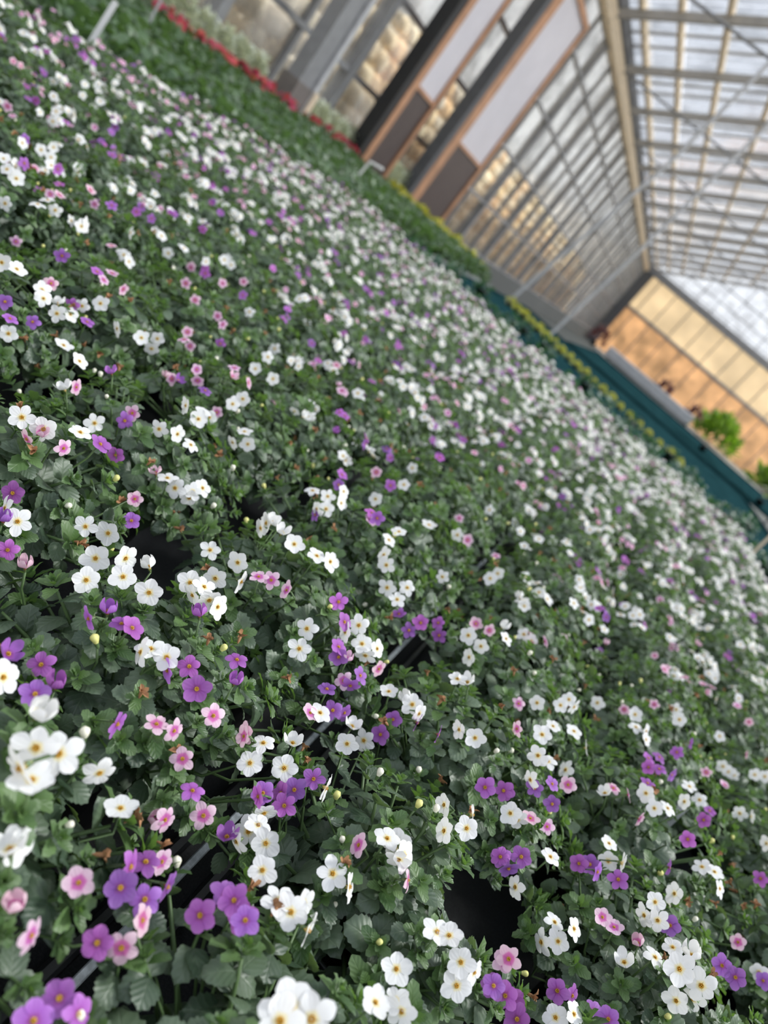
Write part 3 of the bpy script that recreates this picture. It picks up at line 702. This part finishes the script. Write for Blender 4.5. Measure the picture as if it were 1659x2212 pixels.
for (ox_, oy_), txt in LIST.items():
    for tok in txt.split():
        col = tok[0]; flags = ''.join(ch for ch in tok[1:] if ch.isalpha()); xs, ys_ = ''.join(ch for ch in tok[1:] if not ch.isalpha()).split(',')
        px, py = ox_ + float(xs) / 2.765, oy_ + float(ys_) / 2.765
        extra = 0.02 + (0.028 if 'R' in flags else 0.03 if 'B' in flags else rgf.uniform(-.004, .006))
        r = ray(px, py); t_ = (CZ - BT - 0.27) / -r.z; pl = None
        for _ in range(400):                              # walk down the ray to the leaf mound of the plant it meets
            q = EYE + r * t_; pl = nearest(q.x, q.y)
            rr = min(math.hypot(q.x - pl['c'].x, q.y - pl['c'].y), pl['rad'] * 1.05)
            if q.z <= BT + mound(rr, pl['rad']) + extra: break
            t_ += 0.003
        f = flags[0]; to = -r
        ang, tilt = {'c': (rgf.uniform(0, 360), rgf.uniform(4, 24)), 'u': (rgf.uniform(35, 95), 58), 'l': (rgf.uniform(150, 210), 55), 'r': (rgf.uniform(-40, 30), 52), 's': (rgf.uniform(-35, 10), 78),
                     'd': (rgf.uniform(-110, -70), 45), 'k': (rgf.uniform(40, 110), 60), 'b': (rgf.uniform(40, 110), 55)}[f]
        tv = IR * math.cos(R(ang)) + IU * math.sin(R(ang))
        n = (to * math.cos(R(tilt)) + tv * math.sin(R(tilt))).normalized()
        pl['fl'].append((f, CN[col], q - pl['c'], n, SIZE[col] * rgf.uniform(.92, 1.1) * (1.22 if 'B' in flags else 1.1 if 'R' in flags else 1)))

PLANS = []
for k in range(8):
    rg = random.Random(100 + k); PLANS.append(plan(rg, 0.150, 46))
def foliage_mesh(pl):
    b = MB()
    for v, mt in pl[0]: b.merge(LEAF_M[v % 2], mt, 0)
    for v, p, d, s, rot in pl[1]: b.merge(TIP_M[v % 2], tip_matrix(p, d, s, rot), 1)
    return b.mesh('foliage', [M['leaf'], M['tip']], True)
FOL = [foliage_mesh(p) for p in PLANS]
def stem_mesh(paths, peds, thin=()):
    b = MB()
    for p in paths: b.tube(p, [0.0022, 0.002, 0.0017, 0.0014, 0.0011], 5)
    for p in peds: b.tube(p, [0.0013, 0.0012, 0.0010, 0.0009], 4)
    for p in thin: b.tube(p, [0.0010, 0.0008, 0.0008, 0.0008], 4)
    return b.mesh('stem', M['stem'], True)

ORD = ['front', '2nd', '3rd', '4th', '5th', '6th', '7th', '8th', '9th', '10th', '11th', '12th', '13th', '14th', '15th', '16th', '17th', '18th', '19th', '20th', '21st', '22nd', '23rd', '24th', '25th']
def rank_in_column(p):
    return sorted(q['c'].y for q in plants if q['ci'] == p['ci']).index(p['c'].y)

def put_flower(root, f, col, pos, n, size, near, rg):
    if f == 'b':
        new_obj('bud', bud_me[1 if col == 'white' else 0], root, mat=tip_matrix(pos, n, 0.0085, 0)); return
    k = (5 + rg.randrange(2)) if f == 'k' else rg.randrange(5)
    mt = tip_matrix(pos, n, size, rg.uniform(0, 6.28))
    if near:
        o = new_obj('flower', flower_me[col][k], root, mat=mt); new_obj('flower_eye', eye_me, o)
    else:
        new_obj('flower', flower_far[col][min(k, 5)], root, mat=mt)

for pi, p in enumerate(plants):
    rg = random.Random(1000 + pi); c = p['c']; dist = (c + Vector((0, 0, .15)) - EYE).length
    tier = 0 if dist < 1.5 else 1 if dist < 2.3 else 2
    root = new_obj('bacopa_plant', None, None, c); p['root'] = root
    new_obj('pot', pot_me, root); new_obj('soil', soil_me[pi % 3], root)
    cnt = {'white': 0, 'violet': 0, 'pink': 0}; peds = []; thin = []
    if tier == 0:
        leaves, tips, stems = plan(rg, p['rad'], 48)
        keep = []
        for v, p3, d, s, rot in tips:
            ok = not in_gap(c + p3)
            keep.append(ok)
            if ok: new_obj('shoot_tip', tip_me[v], root, mat=tip_matrix(p3, d, s, rot))
        under = MB()
        for li, (v, mt) in enumerate(leaves):
            ctr = c + mt @ Vector((0, .5, 0))
            if not keep[li // 10] and (li % 10 > 3 or in_gap(ctr)): continue
            if in_gap(ctr, 0.95): continue
            if li % 10 < 4: under.merge(LEAF_M[v % 2], mt)        # the lowest leaves, hidden under the rest
            else: new_obj('leaf', leaf_me[v], root, mat=mt)
        if under.v: tag(new_obj('foliage', under.mesh('foliage', M['leaf'], True), root), kind='stuff')
        sites = [(t[1], t[2]) for t, k in zip(tips, keep) if k]
        stems = [s for s, k in zip(stems, keep) if k] or stems[:1]
    else:
        k = pi % 8; leaves, tips, stems = PLANS[k]
        rot = Matrix.Rotation(p['rot'], 4, 'Z')
        tag(new_obj('foliage', FOL[k], root, mat=rot), kind='stuff')
        sites = [(rot @ t[1], (rot.to_3x3() @ t[2])) for t in tips]
        stems = []
    for f, col, pos, n, size in p['fl']:                     # flowers seen in the photograph
        put_flower(root, f, col, pos, n, size, dist < 2.3, rg); cnt[col] += 1
        base = Vector((pos.x * .30, pos.y * .30, 0.095)); knee = Vector((pos.x * .80, pos.y * .80, max(0.10, pos.z - .045)))
        neck = pos - n * size * 1.5 - Vector((0, 0, .006))
        gap = in_gap(c + pos, 1.15)
        if gap: knee = Vector((pos.x * .62, pos.y * .62, pos.z - .035)); neck = Vector((pos.x * .93, pos.y * .93, pos.z - .014))
        (thin if gap else peds).append([base, knee, neck, pos - n * size * .5])
        if (gap or rg.random() < .6) and tier == 0:                   # the leafy tip that the flower sits on
            for q in range(3 if gap else 2):
                a = rg.uniform(0, 6.28); yd = Vector((math.cos(a), math.sin(a), .2))
                new_obj('leaf', leaf_me[rg.randrange(4)], root, mat=mat_dir(knee.lerp(neck, .55), yd, Vector((0, 0, 1)), rg.uniform(.014, .021)))
            new_obj('shoot_tip', tip_me[rg.randrange(3)], root, mat=tip_matrix(knee.lerp(neck, .7), (neck - knee + Vector((0, 0, .01))).normalized(), rg.uniform(.7, 1), a))
    far = min(1.0, max(0.0, (dist - 1.2) / 2.2))
    rg.shuffle(sites)
    u = c.x + 0.35 * c.y                                      # right and far plants are whiter
    wp = 0.46 if u < -0.75 else min(0.80, 0.56 + 0.10 * max(0, u + 0.4)); vp = (1 - wp) * 0.5
    ncl = int(round(11 + 7 * far + rg.uniform(-2, 2)))
    for s, d in sites[:ncl]:
        wpt = c + s; sp = project(wpt)
        if listed(*sp): continue
        x = rg.random(); col = 'white' if x < wp else 'violet' if x < wp + vp else 'pink'
        for q in range(rg.choice((1, 2, 2, 3, 4) if col == 'white' else (1, 1, 2, 3))):
            a = rg.uniform(0, 6.28); off = Vector((math.cos(a), math.sin(a), 0)) * (0.0 if q == 0 else rg.uniform(.010, .019))
            rad_ = Vector((s.x, s.y, 0)) * 4
            n = (Vector((0, 0, .75)) + rad_ + off * 45 + (EYE - wpt).normalized() * .35 + Vector((rg.uniform(-.4, .4), rg.uniform(-.4, .4), rg.uniform(-.2, .2)))).normalized()
            pos = s + d * rg.uniform(.012, .022) + off + Vector((0, 0, .004))
            f = 'k' if rg.random() < .12 else 'c'
            put_flower(root, f, col, pos, n, SIZE[col[0]] * rg.uniform(.85, 1.15), dist < 2.3, rg); cnt[col] += 1
    if tier < 2:
        for s, d in sites[ncl:ncl + (6 if tier == 0 else 3)]:
            new_obj('bud', bud_me[rg.randrange(2)], root, mat=tip_matrix(s + d * .012 + Vector((rg.uniform(-.006, .006), rg.uniform(-.006, .006), 0)), (d + Vector((rg.uniform(-.4, .4), rg.uniform(-.4, .4), .2))).normalized(), rg.uniform(.0055, .0085), 0))
        for s, d in sites[ncl + 6: ncl + (13 if tier == 0 else 9)]:
            new_obj('withered_flower', withered_me[rg.randrange(3)], root, mat=tip_matrix(s + d * .014, (d + Vector((rg.uniform(-.7, .7), rg.uniform(-.7, .7), 0))).normalized(), rg.uniform(.007, .0105), rg.uniform(0, 6)))
    if stems or peds or thin:
        new_obj('stem', stem_mesh(stems, peds, thin), root)
    tot = max(1, sum(cnt.values())); w_, v_, p_ = cnt['white'] / tot, cnt['violet'] / tot, cnt['pink'] / tot
    if w_ > .8: desc = 'mostly white'
    elif w_ >= max(v_, p_): desc = 'white and purple' if v_ >= p_ else 'white and pink'
    elif v_ >= p_: desc = 'mostly purple' if v_ > .6 else 'purple and white' if w_ > p_ else 'purple and pink'
    else: desc = 'mostly pink' if p_ > .6 else 'pink and white' if w_ > v_ else 'pink and purple'
    side = 'left' if p['ci'] < 9 else 'right'; cn_ = p['ci'] if side == 'left' else p['ci'] - 9
    rk = rank_in_column(p)
    cw = ['row touching the metal seam', '2nd row', '3rd row', '4th row', '5th row', '6th row', '7th row', '8th row', 'outermost row'][cn_]
    lab = f'{desc} bacopa, {ORD[rk]} plant of {cw} {side} of it' if cn_ == 0 else f'{desc} bacopa, {ORD[rk]} plant of {cw} {side} of the metal seam'
    tag(root, lab, 'plant', 'potted bacopa plants on the growing bench')
print('plants', len(plants), 'objects', len(COL.objects))

# ------------------------------------------------------------------ neighbours on the other benches
def bush_mb(rg, rad, h, n, size, wid=0.4, z0=0.02, rows=5, upright=0.5):
    b = MB()
    for i in range(n):
        a = i * 2.39996 + rg.uniform(-.3, .3); t = (i + .5) / n
        el = math.asin(min(1, t)); rr = rad * math.cos(el) * rg.uniform(.55, 1.0)
        p = Vector((rr * math.cos(a), rr * math.sin(a), z0 + (h - z0) * math.sin(el) * rg.uniform(.7, 1.0)))
        y = Vector((math.cos(a), math.sin(a), rg.uniform(-.1, .3) + upright * t * 2))
        z = Vector((0, 0, 1)) + Vector((math.cos(a), math.sin(a), 0)) * .5 + Vector((rg.uniform(-.4, .4), rg.uniform(-.4, .4), 0))
        b.merge(leaf_mb(rows, wid, 0.03, 0.3, .1, .03, 1, i % 3), mat_dir(p, y, z, size * rg.uniform(.7, 1.25)))
    return b
def pot_small(): 
    b = MB(); b.lathe([(0.0, 0.0), (0.05, 0.0), (0.062, 0.085), (0.066, 0.086), (0.066, 0.096), (0.058, 0.094), (0.0, 0.085)], 14); return b
psm = pot_small().mesh('pot', M['pot'], True)
def leafy(name, fol, loc, rot, s, label, cat, group):
    r = tag(new_obj(name, None, None, loc), label, cat, group); r.rotation_euler = (0, 0, rot); r.scale = (s, s, s)
    new_obj('pot', psm, r); o = tag(new_obj('foliage', fol, r), kind='stuff'); return r
rg = random.Random(31)
GD = [bush_mb(random.Random(40 + k), .15, .20, 90, .062, .36).mesh('foliage', M['green_dark'], True) for k in range(4)]
GT = [bush_mb(random.Random(50 + k), .12, .17, 55, .058, .33).mesh('foliage', M['green_teal'], True) for k in range(3)]
SV = [bush_mb(random.Random(60 + k), .16, .44, 260, .085, .30, .04, 5, 0.6).mesh('foliage', M['silver'], True) for k in range(2)]
YL = [bush_mb(random.Random(70 + k), .13, .20, 80, .055, .30, .04, 5, .9).mesh('foliage', M['yellow'], True) for k in range(2)]
RL = [bush_mb(random.Random(80 + k), .16, .42, 70, .11, .26, .10, 5, 1.2).mesh('foliage', M['redleaf'], True) for k in range(2)]
GB = [bush_mb(random.Random(90 + k), .36, .62, 260, .17, .20, .20, 6, 1.5).mesh('foliage', M['green_bright'], True) for k in range(2)]
def seen(p, mrg=60):
    q = project(p); return -mrg < q[0] < W + mrg and -mrg < q[1] < H + mrg
ZB = BT - 0.02
TH_ = lambda k: f'{k}th' if 10 < k % 100 < 14 or k % 10 not in (1, 2, 3) else f'{k}' + {1: 'st', 2: 'nd', 3: 'rd'}[k % 10]
for i in range(10):                                           # green plants between the flowers and the glass wall
    k = 0
    for j in range(38):
        p = Vector((-2.66 - 0.245 * i + rg.uniform(-.03, .03), 0.9 + 0.255 * j + rg.uniform(-.03, .03), ZB))
        if not seen(p + Vector((0, 0, .15)), 20): continue
        k += 1
        leafy('bedding_plant', GD[rg.randrange(4)], p, rg.uniform(0, 6.28), rg.uniform(.9, 1.12), f'leafy green plant, {TH_(k)} back in {TH_(i + 1)} file of green bench beside the flowers', 'plant', 'leafy green plants beside the flowers')
k = 0
for j in range(26):                                           # red flowers along the wall side of that bench
    p = Vector((-5.22 + rg.uniform(-.04, .04), 4.6 + 0.24 * j, ZB))
    if not seen(p + Vector((0, 0, .15)), 20) or 8.75 < p.y < 9.0: continue
    k += 1
    r = leafy('red_flowering_plant', GD[rg.randrange(4)], p, rg.uniform(0, 6.28), 1.1, f'red flowering plant, {TH_(k)} along the line below the silver foliage', 'plant', 'red flowering plants by the wall')
    for q in range(13):
        a = rg.uniform(0, 6.28); d = rg.uniform(0, .14)
        n = Vector((math.cos(a) * .7 + .5, math.sin(a) * .7 - .5, .8)).normalized()
        mt_ = tip_matrix(Vector((d * math.cos(a), d * math.sin(a), .20 + rg.uniform(0, .06) - d * .35)), n, rg.uniform(.028, .042), a)
        if 'red_me' not in globals():
            red_me = [s.mesh('flower', [M['redpetal'], M['stem']], True) for s in SHAPES[:2]]
        new_obj('flower', red_me[q % 2], r, mat=mt_)
b = MB(); b.box((-5.82, 9.0, BT / 2 - 0.02), (0.44, 10.4, BT)); tag(b.build('trim_2', M['concrete']), kind='structure')
for j in range(28):
    p = Vector((-5.82, 4.6 + 0.36 * j, BT + 0.02))
    if not seen(p + Vector((0, 0, .2)), 20) or 8.7 < p.y < 9.7: continue
    leafy('silver_plant', SV[j % 2], p, rg.uniform(0, 6.28), 0.9, f'silvery grey foliage plant, {TH_(j + 1)} along the ledge under the glass wall', 'plant', 'silver foliage under the glass wall')
k = 0
for i in range(16):                                           # plants on the teal bench: thick near the flowers, thin beyond
    for j in range(9):
        if rg.random() > (1.0 if j < 2 else .5 if j < 4 else .16): continue
        p = Vector((-2.25 + 0.285 * i + rg.uniform(-.06, .06), 5.8 + 0.30 * j + rg.uniform(-.06, .06), ZB))
        if not seen(p, 10): continue
        k += 1
        leafy('young_plant', GT[rg.randrange(3)], p, rg.uniform(0, 6.28), rg.uniform(.8, 1.05), f'blue green young plant, {TH_(j + 1)} row from front and {TH_(i + 1)} along the teal bench', 'plant', 'young plants on the teal bench')
A_, B_ = Vector((-2.15, 10.6, ZB)), Vector((0.75, 8.75, ZB))
for j in range(21):
    p = A_.lerp(B_, j / 20)
    leafy('chartreuse_plant', YL[j % 2], p, rg.uniform(0, 6.28), rg.uniform(.48, .62) * (1 - .012 * j), f'yellow green plant, {TH_(j + 1)} from the pole foot along the teal bench', 'plant', 'yellow green plants across the teal bench')
b = MB(); b.beam((-5.4, 12.45, BT - 0.08), (-2.75, 10.95, BT - 0.08), 0.34, 0.10)
tag(b.build('planter_shelf', M['concrete']), 'narrow shelf of yellow green plants below the framed panels', 'shelf')
b = MB(); 
for q in (.12, .5, .88):
    w_ = Vector((-5.4, 12.45, 0)).lerp(Vector((-2.75, 10.95, 0)), q); bb = MB(); bb.box((w_.x, w_.y, (BT - .13) / 2), (.06, .06, BT - .13)); bb.build('leg', M['mid_steel'], bpy.data.objects['planter_shelf'])
A_, B_ = Vector((-5.25, 12.37, BT - 0.03)), Vector((-2.9, 11.03, BT - 0.03))
for j in range(12):
    p = A_.lerp(B_, j / 11)
    leafy('chartreuse_plant', YL[j % 2], p, rg.uniform(0, 6.28), rg.uniform(.95, 1.2), f'yellow green plant, {TH_(j + 1)} from the panels on the narrow shelf', 'plant', 'yellow green plants on the narrow shelf')
for i in range(11):                                           # right hand bench
    for j in range(17):
        p = Vector((1.45 + .27 * i, .7 + .27 * j, ZB))
        if not seen(p + Vector((0, 0, .1)), 30): continue
        leafy('bedding_plant', GD[rg.randrange(4)], p, rg.uniform(0, 6.28), rg.uniform(.8, 1), f'leafy green plant, {TH_(i + 1)} file and {TH_(j + 1)} row of the bench across the aisle', 'plant', 'leafy green plants across the aisle')
for (px, py, y, s, lab) in ((1508, 978, 16.5, 1.2, 'bright green grassy bush beside the pale grey rail'), (1640, 1085, 14.6, 1.2, 'bright green grassy bush at the near corner of the far bench')):
    p = at_y(px, py, y); p.z = ZB
    leafy('grassy_bush', GB[0], p, rg.uniform(0, 6), s, lab, 'plant', None)
for (px, py, lab) in ((1290, 730, 'dark red leaved plant at the wall end of the grey rail'), (1425, 850, 'tall dark red leaved plant above the middle of the grey rail'), (1490, 905, 'dark red leaved plant by the bright green bush')):
    p = at_y(px, py, 21.5); p.z = 0
    r = leafy('dark_red_plant', RL[0], (p.x, 21.55, BT + 0.02), 1, 1.3, lab, 'plant', None)
b = MB(); b.box((-0.1, 21.75, (BT + 0.02) / 2), (3.4, 1.0, BT + 0.02)); tag(b.build('trim_3', M['concrete']), kind='structure')

# ------------------------------------------------------------------ poles, stakes, pipes
def pole(name, pts, rad, mt, label, cat):
    b = MB(); b.tube(pts, rad, 8); return tag(b.build(name, M[mt]), label, cat)
pole('support_pole', [(-2.27, 11.0, BT - .02), (-1.79, 11.0, CZ + 2.0), (-1.25, 11.0, EAVE + .3 + SLOPE * 4.9 - .3)], 0.028, 'galv', 'thin pale leaning pole rising from the teal bench to the roof', 'pole')
pole('support_pole', [(-1.52, 11.0, BT - .02), (-1.34, 11.0, CZ + 1.0), (-0.75, 11.0, EAVE + .3 + SLOPE * 5.4 - .3)], 0.026, 'galv', 'second thin pale pole, nearer the end wall corner', 'pole')
b = MB(); b.box((0, 0, .15), (.022, .004, .30)); r = tag(b.build('label_stake', M['white_plastic'], None, False, at_z(205, 62, ZB + .20) - Vector((0, 0, .17))), 'white plant label stake standing where green plants meet the flowers', 'stake'); r.rotation_euler = (0, R(4), R(35))
r['label'] = 'white plant label stake standing between the flowers and the green plants'
b = MB(); b.box((0, 0, .16), (.02, .004, .32)); tag(b.build('label_stake', M['galv'], None, False, at_z(325, 42, ZB + .20) - Vector((0, 0, .17))), 'grey label stake among the leafy green plants', 'stake')
p = at_z(765, 388, CZ - .40); q = at_z(765, 388, CZ - .40) + (at_y(800, 350, p.y) - p); q2 = q + Vector((.12, .02, .02))
pole('water_pipe', [Vector((p.x, p.y, ZB)), p, q, q2], 0.014, 'white_plastic', 'short bent white pipe rising from the green plants below the narrow panel', 'pipe')
p = at_z(1615, 1205, CZ - .42); q = p + (at_y(1662, 1160, p.y) - p) * 1.5
pole('cane', [Vector((p.x, p.y, ZB)), p, q], 0.008, 'cream', 'pale cane standing on the bench across the dark aisle', 'stake')
b = MB(); b.box((0, 0, .05), (.016, .002, .14)); r = tag(b.build('label_stake', M['galv'], None, False, at_z(1410, 1815, BT + .10) - Vector((0, 0, .05))), 'grey label tag stuck between the front flowering plants', 'stake'); r.rotation_euler = (0, R(-6), R(20))

sc.collection.children.link(COL)
